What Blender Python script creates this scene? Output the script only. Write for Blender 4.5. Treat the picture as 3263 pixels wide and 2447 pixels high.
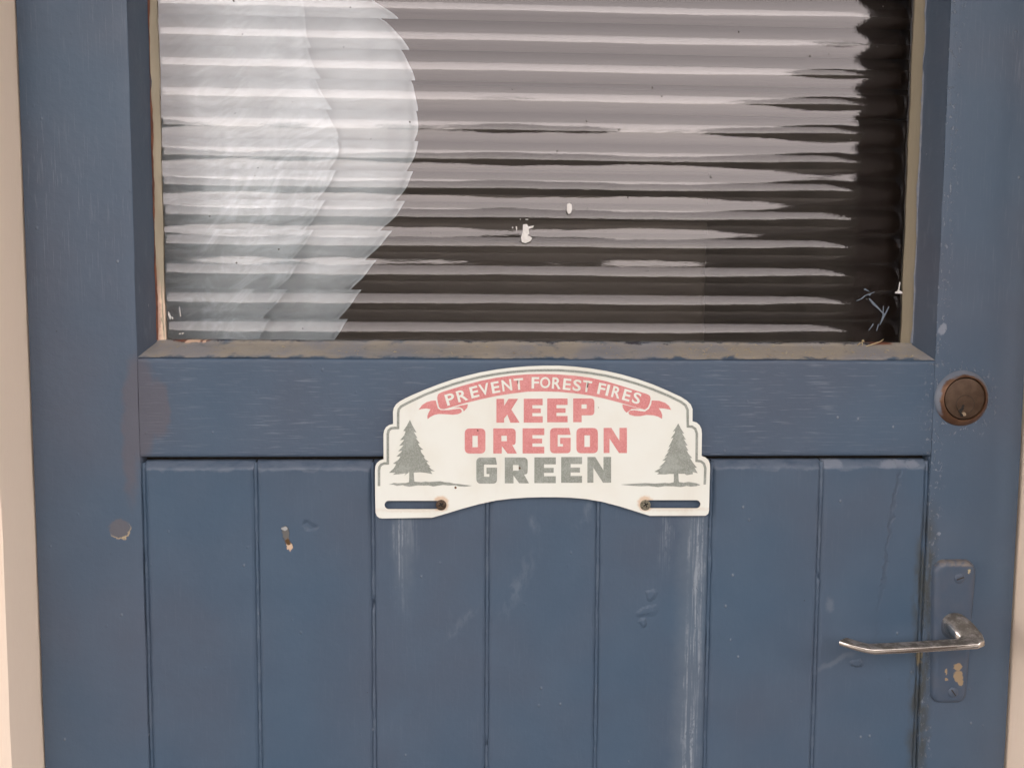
import bpy, bmesh, math, random
from mathutils import Vector, noise
from mathutils.geometry import tessellate_polygon
random.seed(7)
for o in list(bpy.data.objects): bpy.data.objects.remove(o)
sc = bpy.context.scene
COL = sc.collection

# ------------------------------------------------------------------ camera
YAW, PITCH, ROLL = (math.radians(a) for a in (2.636, 4.462, 0.319))
FPX, CX, CY, DIST = 2734.0, 1631.5, 1223.5, 0.68
fw = Vector((math.sin(YAW)*math.cos(PITCH), math.cos(YAW)*math.cos(PITCH), -math.sin(PITCH)))
rt0 = fw.cross(Vector((0, 0, 1))).normalized(); up0 = rt0.cross(fw)
rt = rt0*math.cos(ROLL) + up0*math.sin(ROLL); up = -rt0*math.sin(ROLL) + up0*math.cos(ROLL)
cpos = -fw*DIST
cam = bpy.data.cameras.new('camera'); co = bpy.data.objects.new('camera', cam); COL.objects.link(co)
from mathutils import Matrix
m = Matrix((rt, up, -fw)).transposed().to_4x4(); m.translation = cpos; co.matrix_world = m
cam.sensor_width = 36.0; cam.lens = 36.0*FPX/3263.0; cam.clip_start = 0.01; cam.clip_end = 500
sc.camera = co

# ------------------------------------------------------------------ sky, sun, exposure
SUN_EL, SUN_AZ = math.radians(50), math.radians(-35)      # azimuth clockwise from +Y
w = bpy.data.worlds.new('World'); sc.world = w; w.use_nodes = True
nt = w.node_tree; nt.nodes.clear()
sky = nt.nodes.new('ShaderNodeTexSky'); sky.sky_type = 'NISHITA'; sky.sun_disc = False
sky.sun_elevation = SUN_EL; sky.sun_rotation = SUN_AZ; sky.dust_density = 2.0; sky.air_density = 1.0; sky.ozone_density = 1.0
hs = nt.nodes.new('ShaderNodeHueSaturation'); hs.inputs['Saturation'].default_value = 0.22
tint = nt.nodes.new('ShaderNodeMix'); tint.data_type = 'RGBA'; tint.blend_type = 'MULTIPLY'; tint.inputs[0].default_value = 1.0
tint.inputs[7].default_value = (1.13, 0.985, 0.90, 1)
bg = nt.nodes.new('ShaderNodeBackground'); bg.inputs['Strength'].default_value = 0.15
wo = nt.nodes.new('ShaderNodeOutputWorld')
nt.links.new(sky.outputs[0], hs.inputs['Color']); nt.links.new(hs.outputs[0], tint.inputs[6])
nt.links.new(tint.outputs[2], bg.inputs['Color']); nt.links.new(bg.outputs[0], wo.inputs['Surface'])
sun = bpy.data.lights.new('sun', 'SUN'); sun.energy = 0.6; sun.angle = math.radians(12); sun.color = (1.0, 0.95, 0.88)
so = bpy.data.objects.new('sun', sun); COL.objects.link(so)
sd = Vector((math.sin(SUN_AZ)*math.cos(SUN_EL), math.cos(SUN_AZ)*math.cos(SUN_EL), math.sin(SUN_EL)))
so.rotation_euler = (-sd).to_track_quat('-Z', 'Y').to_euler(); so.location = sd*20
vs = sc.view_settings; vs.view_transform = 'Standard'; vs.look = 'None'; vs.exposure = 3.02; vs.gamma = 1.0; vs.use_curve_mapping = False
sc.render.engine = 'CYCLES'
cy = sc.cycles
cy.max_bounces = 8; cy.transmission_bounces = 7; cy.transparent_max_bounces = 8; cy.diffuse_bounces = 2; cy.glossy_bounces = 3
cy.caustics_refractive = True; cy.caustics_reflective = True; cy.blur_glossy = 0.2
sc.render.resolution_x, sc.render.resolution_y = 1024, 767

# ------------------------------------------------------------------ helpers
def P(px, py, Y=0.0):
    """point of the plane y=Y that the photograph shows at pixel (px,py): used to take measurements off the photo"""
    v = fw + rt*((px-CX)/FPX) - up*((py-CY)/FPX)
    t = (Y-cpos.y)/v.y
    q = cpos + v*t
    return (q.x, q.z)

def tag(o, label=None, cat=None, group=None, kind=None):
    if label: o['label'] = label
    if cat: o['category'] = cat
    if group: o['group'] = group
    if kind: o['kind'] = kind
    return o
def empty(name, loc=(0, 0, 0)):
    o = bpy.data.objects.new(name, None); COL.objects.link(o); o.location = loc; o.empty_display_size = 0.02
    return o
def link(name, me, mat, parent=None):
    o = bpy.data.objects.new(name, me); COL.objects.link(o)
    if mat: me.materials.append(mat)
    if parent:
        o.parent = parent
        o.matrix_parent_inverse = Matrix.Translation(-(parent_world(parent)))
    return o
def parent_world(p):
    v = Vector(p.location) if p.type == 'EMPTY' else Vector((0, 0, 0))
    return v
def finish(name, bm, mat, parent=None, smooth=False, angle=40):
    bmesh.ops.recalc_face_normals(bm, faces=bm.faces)
    me = bpy.data.meshes.new(name); bm.to_mesh(me); bm.free()
    if smooth:
        for p in me.polygons: p.use_smooth = True
        me.set_sharp_from_angle(angle=math.radians(angle))
    return link(name, me, mat, parent)
def bm_box(bm, x0, x1, y0, y1, z0, z1):
    vs_ = [bm.verts.new((x, y, z)) for x in (x0, x1) for y in (y0, y1) for z in (z0, z1)]
    for f in ((0, 1, 3, 2), (4, 6, 7, 5), (0, 4, 5, 1), (2, 3, 7, 6), (0, 2, 6, 4), (1, 5, 7, 3)):
        bm.faces.new([vs_[i] for i in f])
def box(name, x0, x1, y0, y1, z0, z1, mat, parent=None, bevel=0.0, segs=3):
    bm = bmesh.new(); bm_box(bm, x0, x1, y0, y1, z0, z1)
    if bevel: bmesh.ops.bevel(bm, geom=list(bm.edges), offset=bevel, segments=segs, affect='EDGES', profile=0.5)
    return finish(name, bm, mat, parent, smooth=bool(bevel), angle=50)
def shape(name, loops, y0, thick, mat, parent=None, hole=True):
    """flat outline(s) in x,z turned into a plate: front face at y0, back at y0+thick"""
    bm = bmesh.new(); vecs = [[Vector((p[0], p[1], 0)) for p in l] for l in loops]
    flat = [v for l in vecs for v in l]
    fr = [bm.verts.new((v.x, y0, v.y)) for v in flat]; bk = [bm.verts.new((v.x, y0+thick, v.y)) for v in flat]
    for t in tessellate_polygon(vecs):
        if len(set(t)) == 3:
            try:
                bm.faces.new([fr[i] for i in t]); bm.faces.new([bk[i] for i in reversed(t)])
            except ValueError: pass
    k = 0
    for l in vecs:
        n = len(l)
        for i in range(n):
            a, b = k+i, k+(i+1) % n
            try: bm.faces.new((fr[a], fr[b], bk[b], bk[a]))
            except ValueError: pass
        k += n
    return finish(name, bm, mat, parent)
def loft(bm, secs, cap=True):
    rings = [[bm.verts.new(p) for p in s] for s in secs]; n = len(rings[0])
    for a, b in zip(rings[:-1], rings[1:]):
        for i in range(n): bm.faces.new((a[i], a[(i+1) % n], b[(i+1) % n], b[i]))
    if cap: bm.faces.new(rings[0][::-1]); bm.faces.new(rings[-1])
def lathe(name, prof, cx, cz, mat, parent=None, seg=64, cap0=False, cap1=True, jitter=0.0):
    """profile of (radius, y) turned round an axis along y"""
    bm = bmesh.new(); rings = []
    for r, y in prof:
        rings.append([bm.verts.new((cx+r*math.cos(2*math.pi*i/seg), y + (jitter*noise.noise((i*.4, r*300, 3)) if jitter else 0), cz+r*math.sin(2*math.pi*i/seg))) for i in range(seg)])
    for a, b in zip(rings[:-1], rings[1:]):
        for i in range(seg): bm.faces.new((a[i], a[(i+1) % seg], b[(i+1) % seg], b[i]))
    if cap0: bm.faces.new(rings[0])
    if cap1: bm.faces.new(rings[-1])
    return finish(name, bm, mat, parent, smooth=True, angle=35)
def tube(name, pts, r, mat, parent=None, seg=6):
    bm = bmesh.new(); secs = []
    for i, p in enumerate(pts):
        p = Vector(p); d = (Vector(pts[min(i+1, len(pts)-1)])-Vector(pts[max(i-1, 0)])).normalized()
        a = d.cross(Vector((0, 1, 0.3))).normalized(); b = d.cross(a)
        rr = r*(1-0.5*i/len(pts))
        secs.append([p+a*rr*math.cos(2*math.pi*k/seg)+b*rr*math.sin(2*math.pi*k/seg) for k in range(seg)])
    loft(bm, secs)
    return finish(name, bm, mat, parent, smooth=True)
def srgb(r, g, b):
    f = lambda c: (c/255/12.92) if c <= 10.3 else ((c/255+0.055)/1.055)**2.4
    return (f(r), f(g), f(b), 1)

# ------------------------------------------------------------------ node helper
class N:
    def __init__(s, name):
        s.m = bpy.data.materials.new(name); s.m.use_nodes = True; s.t = s.m.node_tree; s.t.nodes.clear()
        s.out = s.t.nodes.new('ShaderNodeOutputMaterial'); s._pos = None; s._xyz = None
    def n(s, typ): return s.t.nodes.new(typ)
    def put(s, sock, v):
        if isinstance(v, bpy.types.NodeSocket): s.t.links.new(v, sock)
        elif v is not None: sock.default_value = v
    def pos(s):
        if not s._pos: s._pos = s.n('ShaderNodeNewGeometry').outputs['Position']
        return s._pos
    def xyz(s):
        if not s._xyz:
            k = s.n('ShaderNodeSeparateXYZ'); s.put(k.inputs[0], s.pos()); s._xyz = k.outputs
        return s._xyz
    def math(s, op, a, b=None, c=None, clamp=False):
        k = s.n('ShaderNodeMath'); k.operation = op; k.use_clamp = clamp; s.put(k.inputs[0], a); s.put(k.inputs[1], b); s.put(k.inputs[2], c); return k.outputs[0]
    def vmath(s, op, a, b=None):
        k = s.n('ShaderNodeVectorMath'); k.operation = op; s.put(k.inputs[0], a); s.put(k.inputs[1], b); return k.outputs[0]
    def noise(s, scale=(1, 1, 1), sc_=1.0, det=3.0, rough=0.5, dist=0.0, vec=None, color=False):
        v = s.vmath('MULTIPLY', vec or s.pos(), scale)
        k = s.n('ShaderNodeTexNoise'); s.put(k.inputs['Vector'], v); k.inputs['Scale'].default_value = sc_; k.inputs['Detail'].default_value = det
        k.inputs['Roughness'].default_value = rough; k.inputs['Distortion'].default_value = dist
        return k.outputs['Color' if color else 'Fac']
    def voro(s, scale=(1, 1, 1), sc_=1.0, feat='F1', rnd=1.0):
        v = s.vmath('MULTIPLY', s.pos(), scale); k = s.n('ShaderNodeTexVoronoi'); k.feature = feat; s.put(k.inputs['Vector'], v); k.inputs['Scale'].default_value = sc_
        k.inputs['Randomness'].default_value = rnd
        return k.outputs['Distance']
    def mr(s, v, a, b, c=0.0, d=1.0, smooth=True):
        k = s.n('ShaderNodeMapRange'); k.interpolation_type = 'SMOOTHSTEP' if smooth else 'LINEAR'
        s.put(k.inputs[0], v)
        for i, x in enumerate((a, b, c, d)): s.put(k.inputs[i+1], x)
        return k.outputs[0]
    def mix(s, f, a, b, mode='MIX'):
        k = s.n('ShaderNodeMix'); k.data_type = 'RGBA'; k.blend_type = mode; s.put(k.inputs[0], f); s.put(k.inputs[6], a); s.put(k.inputs[7], b); return k.outputs[2]
    def warp(s, amt, sc_=60.0, det=4.0):
        c = s.noise((1, 1, 1), sc_, det, 0.6, color=True)
        d = s.vmath('SUBTRACT', c, (0.5, 0.5, 0.5)); d = s.vmath('MULTIPLY', d, (amt, amt, amt))
        return s.vmath('ADD', s.pos(), d)
    def sep(s, v):
        k = s.n('ShaderNodeSeparateXYZ'); s.put(k.inputs[0], v); return k.outputs
    def ell(s, wxyz, cx, cz, rx, rz, edge=0.25, rot=0.0):
        x = s.math('SUBTRACT', wxyz[0], cx); z = s.math('SUBTRACT', wxyz[2], cz)
        if rot:
            c_, s_ = math.cos(rot), math.sin(rot)
            x2 = s.math('ADD', s.math('MULTIPLY', x, c_), s.math('MULTIPLY', z, s_)); z = s.math('SUBTRACT', s.math('MULTIPLY', z, c_), s.math('MULTIPLY', x, s_)); x = x2
        x = s.math('DIVIDE', x, rx); z = s.math('DIVIDE', z, rz)
        d = s.math('SQRT', s.math('ADD', s.math('MULTIPLY', x, x), s.math('MULTIPLY', z, z)))
        return s.mr(d, 1+edge, 1-edge)
    def bump(s, h, strength=0.3, dist=0.001, normal=None):
        k = s.n('ShaderNodeBump'); k.inputs['Strength'].default_value = strength; k.inputs['Distance'].default_value = dist
        s.put(k.inputs['Height'], h)
        if normal: s.put(k.inputs['Normal'], normal)
        return k.outputs[0]
    def princ(s, color, rough=0.5, metal=0.0, normal=None, spec=0.5, **kw):
        k = s.n('ShaderNodeBsdfPrincipled'); s.put(k.inputs['Base Color'], color); s.put(k.inputs['Roughness'], rough); s.put(k.inputs['Metallic'], metal)
        if normal: s.put(k.inputs['Normal'], normal)
        k.inputs['Specular IOR Level'].default_value = spec
        for a, b in kw.items(): s.put(k.inputs[a], b)
        s.t.links.new(k.outputs[0], s.out.inputs[0]); return k
    def any(s, *a):
        r = a[0]
        for x in a[1:]: r = s.math('MAXIMUM', r, x)
        return r

# ------------------------------------------------------------------ materials
BLUE = (0.060, 0.102, 0.158, 1)
GREYER = (0.067, 0.106, 0.159, 1)
def paint(name, horizontal=False, brush=1.0, dust=False, sets=(), fleck=1.0, base=BLUE):
    """worn gloss paint over timber; sets: which stains this piece carries"""
    b = N(name); X, Y, Z = b.xyz()
    warp = b.warp(0.012, 70, 3); w3 = b.sep(warp); wf = b.sep(b.warp(0.0065, 330, 5)) if sets else w3
    big = b.noise((1, 1, 1), 7.0, 2)
    n17 = b.noise((1, 1, 1), 19, 3, 0.6)
    col = b.mix(b.mr(big, 0.3, 0.7), base, (base[0]*1.24, base[1]*1.0, base[2]*.93, 1))
    col = b.mix(b.math('MULTIPLY', b.mr(n17, 0.35, 0.75), 0.4), col, (base[0]*1.26, base[1]*1.17, base[2]*1.12, 1))
    # brush strokes in the paint
    d = (34, 8, 780) if horizontal else (780, 8, 34)
    st = b.noise(d, 1.0, 2, 0.6, 0.0)
    patch = b.mr(big, 0.40, 0.58, 0.35, 1.0)
    if 'top' in sets: patch = b.math('MULTIPLY', patch, b.mr(Z, .0, .16, .12, 1.0))
    ridge = b.math('MULTIPLY', b.mr(st, 0.56, 0.68), patch)
    h = b.math('MULTIPLY', ridge, 0.22*brush)
    h = b.math('ADD', h, b.math('MULTIPLY', b.noise((1, 1, 1), 130, 4, 0.6), 0.75))
    col = b.mix(b.math('MULTIPLY', ridge, 0.42*brush), col, (0.19, 0.225, 0.28, 1))
    # lumps, flecks of chipped or splashed paint, fly specks
    v = b.voro((1, 1, 0.8), 80)
    sp = b.mr(n17, 0.55, 0.62); fl = b.math('MULTIPLY', b.mr(v, 0.10, 0.05), sp)
    col = b.mix(b.math('MULTIPLY', fl, 0.6*fleck), col, (0.25, 0.285, 0.33, 1))
    dk = b.math('MULTIPLY', b.mr(v, 0.05, 0.03), b.mr(n17, 0.40, 0.36))
    col = b.mix(b.math('MULTIPLY', dk, 0.6), col, (0.03, 0.035, 0.04, 1))
    h = b.math('ADD', h, b.math('MULTIPLY', b.math('MULTIPLY', b.mr(v, 0.13, 0.0), b.mr(n17, 0.52, 0.6)), 1.5))
    if 'bead' in sets:       # paler patches on the bead of paint in the grooves
        col = b.mix(b.math('MULTIPLY', b.mr(b.noise((60, 60, 45), 1.0, 4, .7), .46, .68), .34), col, (0.165, 0.205, 0.255, 1))
    if 'mauve' in sets:      # mauve-brown rub mark over the joint of stile and rail
        mv = b.any(b.ell(w3, -.2905, -.020, .0125, .041, .22), b.ell(w3, -.277, -.020, .010, .022, .2), b.ell(w3, -.2985, -.045, .006, .045, .4))
        col = b.mix(b.math('MULTIPLY', mv, 0.62), col, (0.115, 0.105, 0.122, 1))
    if 'chip1' in sets:      # chip on the hinge stile, cream older coat at its lower rim
        c1 = b.ell(wf, -.3085, -.1145, .0078, .0078, .12); col = b.mix(b.math('MULTIPLY', c1, 0.8), col, (0.125, 0.121, 0.134, 1))
        c2 = b.math('MULTIPLY', b.ell(wf, -.3078, -.1152, .0080, .0082, .08), b.math('SUBTRACT', 1.0, b.ell(wf, -.3086, -.1138, .0082, .0082, .08))); col = b.mix(c2, col, (0.42, 0.34, 0.22, 1))
    def streak(x0, z0, x1, z1, wid, amt, fade=0.03):
        k = (x1-x0)/(z1-z0)
        cx = b.math('MULTIPLY_ADD', Z, k, x0-k*z0)
        d = b.math('ABSOLUTE', b.math('SUBTRACT', w3[0], cx))
        g = b.mr(d, wid, wid*0.15)
        g = b.math('MULTIPLY', g, b.mr(Z, z0+0.004, z0-0.008)); g = b.math('MULTIPLY', g, b.mr(Z, z1, z1+fade))
        return b.math('MULTIPLY', g, amt)
    if 'streak' in sets:     # white run-off under the sign, rubbed smudges
        fib = b.noise((620, 620, 16), 1.0, 3, 0.65, 0.0); fib2 = b.noise((190, 190, 42), 1.0, 4, 0.7, vec=warp)
        f = b.math('MULTIPLY', b.mr(fib, 0.44, 0.62), b.mr(fib2, 0.34, 0.58))
        sk = b.any(streak(-.0895, -.104, -.0855, -.205, .0070, 1.0, .09), streak(.1525, -.104, .148, -.36, .0095, 1.3, .03),
                   streak(.127, -.104, .125, -.165, .007, .6, .05), streak(-.080, -.104, -.078, -.15, .010, .35, .04))
        col = b.mix(b.math('MULTIPLY', sk, b.math('MULTIPLY', f, 0.62), clamp=True), col, (0.33, 0.38, 0.43, 1))
        hz = b.any(streak(.150, -.100, .146, -.36, .02, .26, .05), streak(-.087, -.100, -.085, -.20, .012, .25, .08))
        col = b.mix(hz, col, (0.19, 0.225, 0.26, 1))
        sm = b.any(b.ell(w3, .006, -.163, .006, .026, .8, -0.45), b.ell(w3, -.040, -.193, .003, .022, .8, -0.8), b.ell(w3, .060, -.106, .004, .014, .6, -0.6), b.ell(w3, .018, -.113, .003, .006, .6, .3))
        col = b.mix(b.math('MULTIPLY', b.math('MULTIPLY', sm, b.mr(fib2, .4, .65)), 0.20), col, (0.25, 0.29, 0.34, 1))
        h = b.math('ADD', h, b.math('MULTIPLY', b.any(b.ell(w3, .1107, -.186, .007, .004, .5), b.ell(w3, .115, -.172, .004, .004, .5), b.ell(w3, .108, -.196, .003, .003, .5)), 2.2))
    if 'edge' in sets:       # top edge of the boards: dust and rub wear, plus painted-in sky light
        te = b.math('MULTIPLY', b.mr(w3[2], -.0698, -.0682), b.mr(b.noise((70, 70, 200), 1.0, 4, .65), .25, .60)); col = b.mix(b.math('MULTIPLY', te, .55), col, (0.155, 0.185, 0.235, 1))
    if 'chip2' in sets:      # gouge to bare wood
        c3 = b.ell(wf, -.1795, -.1195, .0024, .0062, .2, .12); col = b.mix(b.math('MULTIPLY', c3, .8), col, (0.15, 0.14, 0.12, 1))
        c3b = b.ell(wf, -.1800, -.1155, .0016, .0018, .2); col = b.mix(c3b, col, (0.38, 0.40, 0.40, 1))
        c4 = b.ell(wf, -.1772, -.1290, .0021, .0050, .2, .35); col = b.mix(c4, col, (0.62, 0.46, 0.33, 1))
        c5 = b.ell(wf, -.1782, -.1262, .0022, .0024, .3); col = b.mix(c5, col, (0.10, 0.055, 0.02, 1))
        h = b.math('ADD', h, b.math('MULTIPLY', b.ell(w3, -.160, -.1135, .006, .0028, .6), -2.5))
        h = b.math('ADD', h, b.math('MULTIPLY', b.any(c3, c4), -1.5))
    if 'lock' in sets:       # knocked flecks round the cylinder and down the stile edge
        nn = b.noise((1, 1, .7), 300, 3, .7)
        rg = b.math('MULTIPLY', b.ell(w3, .3655, -.014, .031, .031, .15), b.mr(nn, .58, .64))
        ed = b.math('MULTIPLY', b.mr(b.math('ABSOLUTE', b.math('SUBTRACT', w3[0], .344)), .014, .002), b.mr(nn, .57, .64))
        pk = b.any(rg, ed); col = b.mix(b.math('MULTIPLY', pk, .6), col, (0.27, 0.30, 0.35, 1)); h = b.math('ADD', h, b.math('MULTIPLY', pk, -1.0))
        wg = b.any(b.ell(wf, .3475, .0450, .0030, .0046, .2, -.5), b.ell(wf, .352, -.123, .0016, .0018, .2)); col = b.mix(b.math('MULTIPLY', wg, .6), col, (0.30, 0.33, 0.38, 1))
    if 'grime' in sets:      # black-green grime along the handle-side joint
        gz = b.math('MULTIPLY', b.mr(Z, -.085, -.14), b.mr(Z, -.345, -.29, .35, 1))
        gr = b.math('MULTIPLY', b.mr(b.math('ABSOLUTE', b.math('SUBTRACT', w3[0], .3425)), .0115, .002), gz)
        gr = b.math('MULTIPLY', gr, b.mr(b.noise((150, 150, 40), 1.0, 3, .65), .30, .58))
        col = b.mix(b.math('MULTIPLY', gr, .78), col, (0.052, 0.054, 0.044, 1))
        ww = b.ell(wf, .3408, -.226, .0018, .0085, .3); col = b.mix(b.math('MULTIPLY', ww, .8), col, (0.24, 0.20, 0.12, 1))
    if 'ridge' in sets:      # crack ridge down the last board, rubs and a nail head under the lever
        lx = b.math('MULTIPLY_ADD', b.math('ADD', Z, .065), 0.105, .3175)
        rd = b.math('MULTIPLY', b.mr(b.math('ABSOLUTE', b.math('SUBTRACT', w3[0], lx)), .0022, .0004), b.math('MULTIPLY', b.mr(Z, -.225, -.18), b.mr(n17, .38, .52)))
        h = b.math('SUBTRACT', h, b.math('MULTIPLY', rd, 1.1))
        col = b.mix(b.math('MULTIPLY', rd, .28), col, (0.04, 0.05, 0.07, 1))
        tp_ = b.math('MULTIPLY', b.mr(Z, -.070, -.065), b.any(b.ell(wf, .262, -.065, .009, .005, .2), b.ell(wf, .314, -.066, .012, .004, .2), b.ell(wf, .329, -.0655, .005, .003, .2))); col = b.mix(b.math('MULTIPLY', tp_, .6), col, (0.26, 0.29, 0.34, 1))
        h = b.math('ADD', h, b.math('MULTIPLY', b.ell(w3, .288, -.232, .0045, .0035, .4), 2.5))
        sm = b.any(b.ell(w3, .270, -.2300, .016, .0022, .7, .5), b.ell(w3, .263, -.182, .003, .006, .6)); col = b.mix(b.math('MULTIPLY', sm, .3), col, (0.2, .23, .27, 1))
    if dust:
        dn = b.noise((60, 60, 60), 1.0, 5, .65); dn2 = b.noise((8, 20, 20), 1.0, 3, .6)
        dz = b.math('MULTIPLY', b.mr(dn, .17, .46), b.mr(dn2, .22, .55, .7, 1.0))
        dz = b.math('MULTIPLY', dz, b.math('MULTIPLY', b.mr(w3[2], .0188, .0218), b.mr(w3[2], .0355, .0315)))
        dcol = b.mix(b.mr(b.noise((30, 30, 30), 1.0, 3), .4, .65), (0.39, 0.345, 0.275, 1), (0.31, 0.30, 0.295, 1))
        dcol = b.mix(b.mr(b.noise((300, 300, 300), 1.0, 3, .7), .60, .72), dcol, (0.40, 0.33, 0.20, 1))
        col = b.mix(b.math('MULTIPLY', dz, .85), col, dcol)
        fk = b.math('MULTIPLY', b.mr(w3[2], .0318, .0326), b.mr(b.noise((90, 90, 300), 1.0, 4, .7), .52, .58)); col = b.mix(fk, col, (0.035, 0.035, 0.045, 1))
        rr_ = b.math('MULTIPLY', b.mr(Z, .0305, .0325), b.any(b.ell(wf, .310, .033, .010, .004, .2), b.ell(wf, -.258, .033, .013, .004, .3))); col = b.mix(rr_, col, (0.19, 0.07, 0.04, 1))
        rr_ = b.math('MULTIPLY', b.mr(Z, .0295, .0315), b.any(b.ell(wf, -.2575, .0325, .0045, .0025, .2), b.ell(wf, -.249, .0325, .002, .0015, .2))); col = b.mix(rr_, col, (0.70, 0.50, 0.36, 1))
    nrm = b.bump(h, 0.8, 0.0006)
    b.princ(col, b.mr(n17, .3, .7, .36, .50), 0, nrm, 0.32)
    return b.m
M = {}
M['stile_l'] = paint('blue_paint_hinge_stile', False, .75, sets=('mauve', 'chip1', 'top'), base=GREYER)
M['stile_r'] = paint('blue_paint_lock_stile', False, .7, sets=('lock', 'grime', 'top'), base=GREYER)
M['paint_h'] = paint('blue_paint_rail', True, 1.2, sets=('mauve', 'lock'), base=(.064, .104, .159, 1))
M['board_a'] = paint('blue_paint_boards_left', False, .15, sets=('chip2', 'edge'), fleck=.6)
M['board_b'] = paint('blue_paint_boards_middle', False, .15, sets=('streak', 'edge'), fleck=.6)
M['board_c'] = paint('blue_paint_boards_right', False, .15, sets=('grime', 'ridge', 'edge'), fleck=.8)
M['paint_sill'] = paint('blue_paint_dusty', True, .4, dust=True)
M['fillet'] = paint('blue_paint_groove_bead', False, .2, sets=('bead',))
M['paint_m'] = paint('blue_paint_moulding', False, .35, base=(.060, .088, .128, 1))

def simple(name, c1, c2, sc_=40, rough=.6, metal=0., bump=.2, bsc=200, spec=.5, scale=(1, 1, 1)):
    b = N(name); col = b.mix(b.mr(b.noise(scale, sc_, 4, .6), .3, .7), c1, c2)
    b.princ(col, rough, metal, b.bump(b.noise(scale, bsc, 4, .6), bump, .0005), spec); return b.m
M['frame'] = simple('tan_frame_paint', (.92, .78, .635, 1), (.90, .75, .61, 1), 8, .5, 0, .25, 1.0, .4, (300, 300, 10))
M['wall'] = simple('house_wall_paint', (.52, .44, .36, 1), (.48, .40, .33, 1), 6, .8, 0, .2, 90)
M['porch'] = simple('porch_paint', (.17, .14, .125, 1), (.14, .12, .11, 1), 4, .8)
M['added_ceiling'] = simple('added_ceiling_paint', (.30, .28, .27, 1), (.26, .245, .235, 1), 3, .8)
M['ground'] = simple('pavement', (.15, .14, .13, 1), (.11, .105, .10, 1), 5, .9, 0, .5, 60)
M['hedge'] = simple('hedge_leaf', (.050, .046, .038, 1), (.028, .026, .022, 1), 9, .8)
M['room'] = simple('room_brown', (.035, .027, .021, 1), (.026, .02, .016, 1), 3, .9)
M['cupboard'] = simple('room_timber', (.055, .042, .03, 1), (.042, .032, .024, 1), 3, .7)
# putty
b = N('old_putty'); X, Y, Z = b.xyz(); w3 = b.sep(b.warp(.006, 200))
col = b.mix(b.mr(b.noise((40, 40, 12), 1.0, 4), .35, .65), (.40, .355, .265, 1), (.30, .265, .195, 1))
cream = b.math('MULTIPLY', b.mr(Z, .085, .062), b.mr(b.noise((600, 600, 40), 1.0, 4, .6), .40, .50))
cream = b.math('MULTIPLY', cream, b.mr(X, 0, -.05)); col = b.mix(cream, col, (.78, .62, .47, 1))
pink = b.math('MULTIPLY', b.mr(w3[0], -.2815, -.2835), b.mr(Z, .10, .05)); col = b.mix(b.math('MULTIPLY', pink, .7), col, (.48, .27, .22, 1))
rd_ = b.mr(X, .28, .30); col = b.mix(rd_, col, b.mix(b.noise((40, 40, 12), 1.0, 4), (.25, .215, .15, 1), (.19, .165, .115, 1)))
fl = b.math('MULTIPLY', b.mr(b.voro((1, 1, .6), 120), .10, .05), b.mr(b.noise((1, 1, 1), 40), .52, .6)); col = b.mix(fl, col, (.7, .62, .5, 1))
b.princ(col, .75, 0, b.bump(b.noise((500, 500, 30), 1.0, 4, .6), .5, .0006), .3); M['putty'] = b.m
M['primer'] = simple('red_primer', (.20, .075, .04, 1), (.11, .04, .025, 1), 90, .8, 0, .5, 300)
M['flake'] = simple('flaked_blue_edge', (.12, .15, .20, 1), (.20, .21, .23, 1), 160, .6, 0, .7, 500)
# glass
b = N('ribbed_glass'); rf = b.n('ShaderNodeBsdfRefraction'); rf.inputs['IOR'].default_value = 1.55; rf.inputs['Roughness'].default_value = 0.0; rf.inputs['Color'].default_value = (.985, .99, .985, 1)
gs = b.n('ShaderNodeBsdfGlossy'); gs.inputs['Roughness'].default_value = 0.0; gs.inputs['Color'].default_value = (1.0, .945, .94, 1)
nb = b.bump(b.noise((60, 0, 240), 1.0, 2, .5), .05, .0004)
fz = b.n('ShaderNodeFresnel'); fz.inputs['IOR'].default_value = 1.59
for k in (rf, fz): b.put(k.inputs['Normal'], nb)
b.put(gs.inputs['Normal'], b.bump(b.noise((330, 0, 520), 1.0, 2, .6), .035, .0004, nb))
mx = b.n('ShaderNodeMixShader'); b.put(mx.inputs[0], fz.outputs[0]); b.t.links.new(rf.outputs[0], mx.inputs[1]); b.t.links.new(gs.outputs[0], mx.inputs[2])
b.t.links.new(mx.outputs[0], b.out.inputs[0]); M['glass'] = b.m
M['white_smear'] = simple('dried_white_paint', (.80, .79, .76, 1), (.66, .65, .62, 1), 300, .7, 0, .5, 600)
M['blue_smear'] = simple('blue_paint_smear', (.16, .20, .245, 1), (.12, .15, .19, 1), 300, .6)
M['speck'] = simple('dirt_speck', (.05, .045, .04, 1), (.12, .11, .10, 1), 500, .9)
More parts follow.
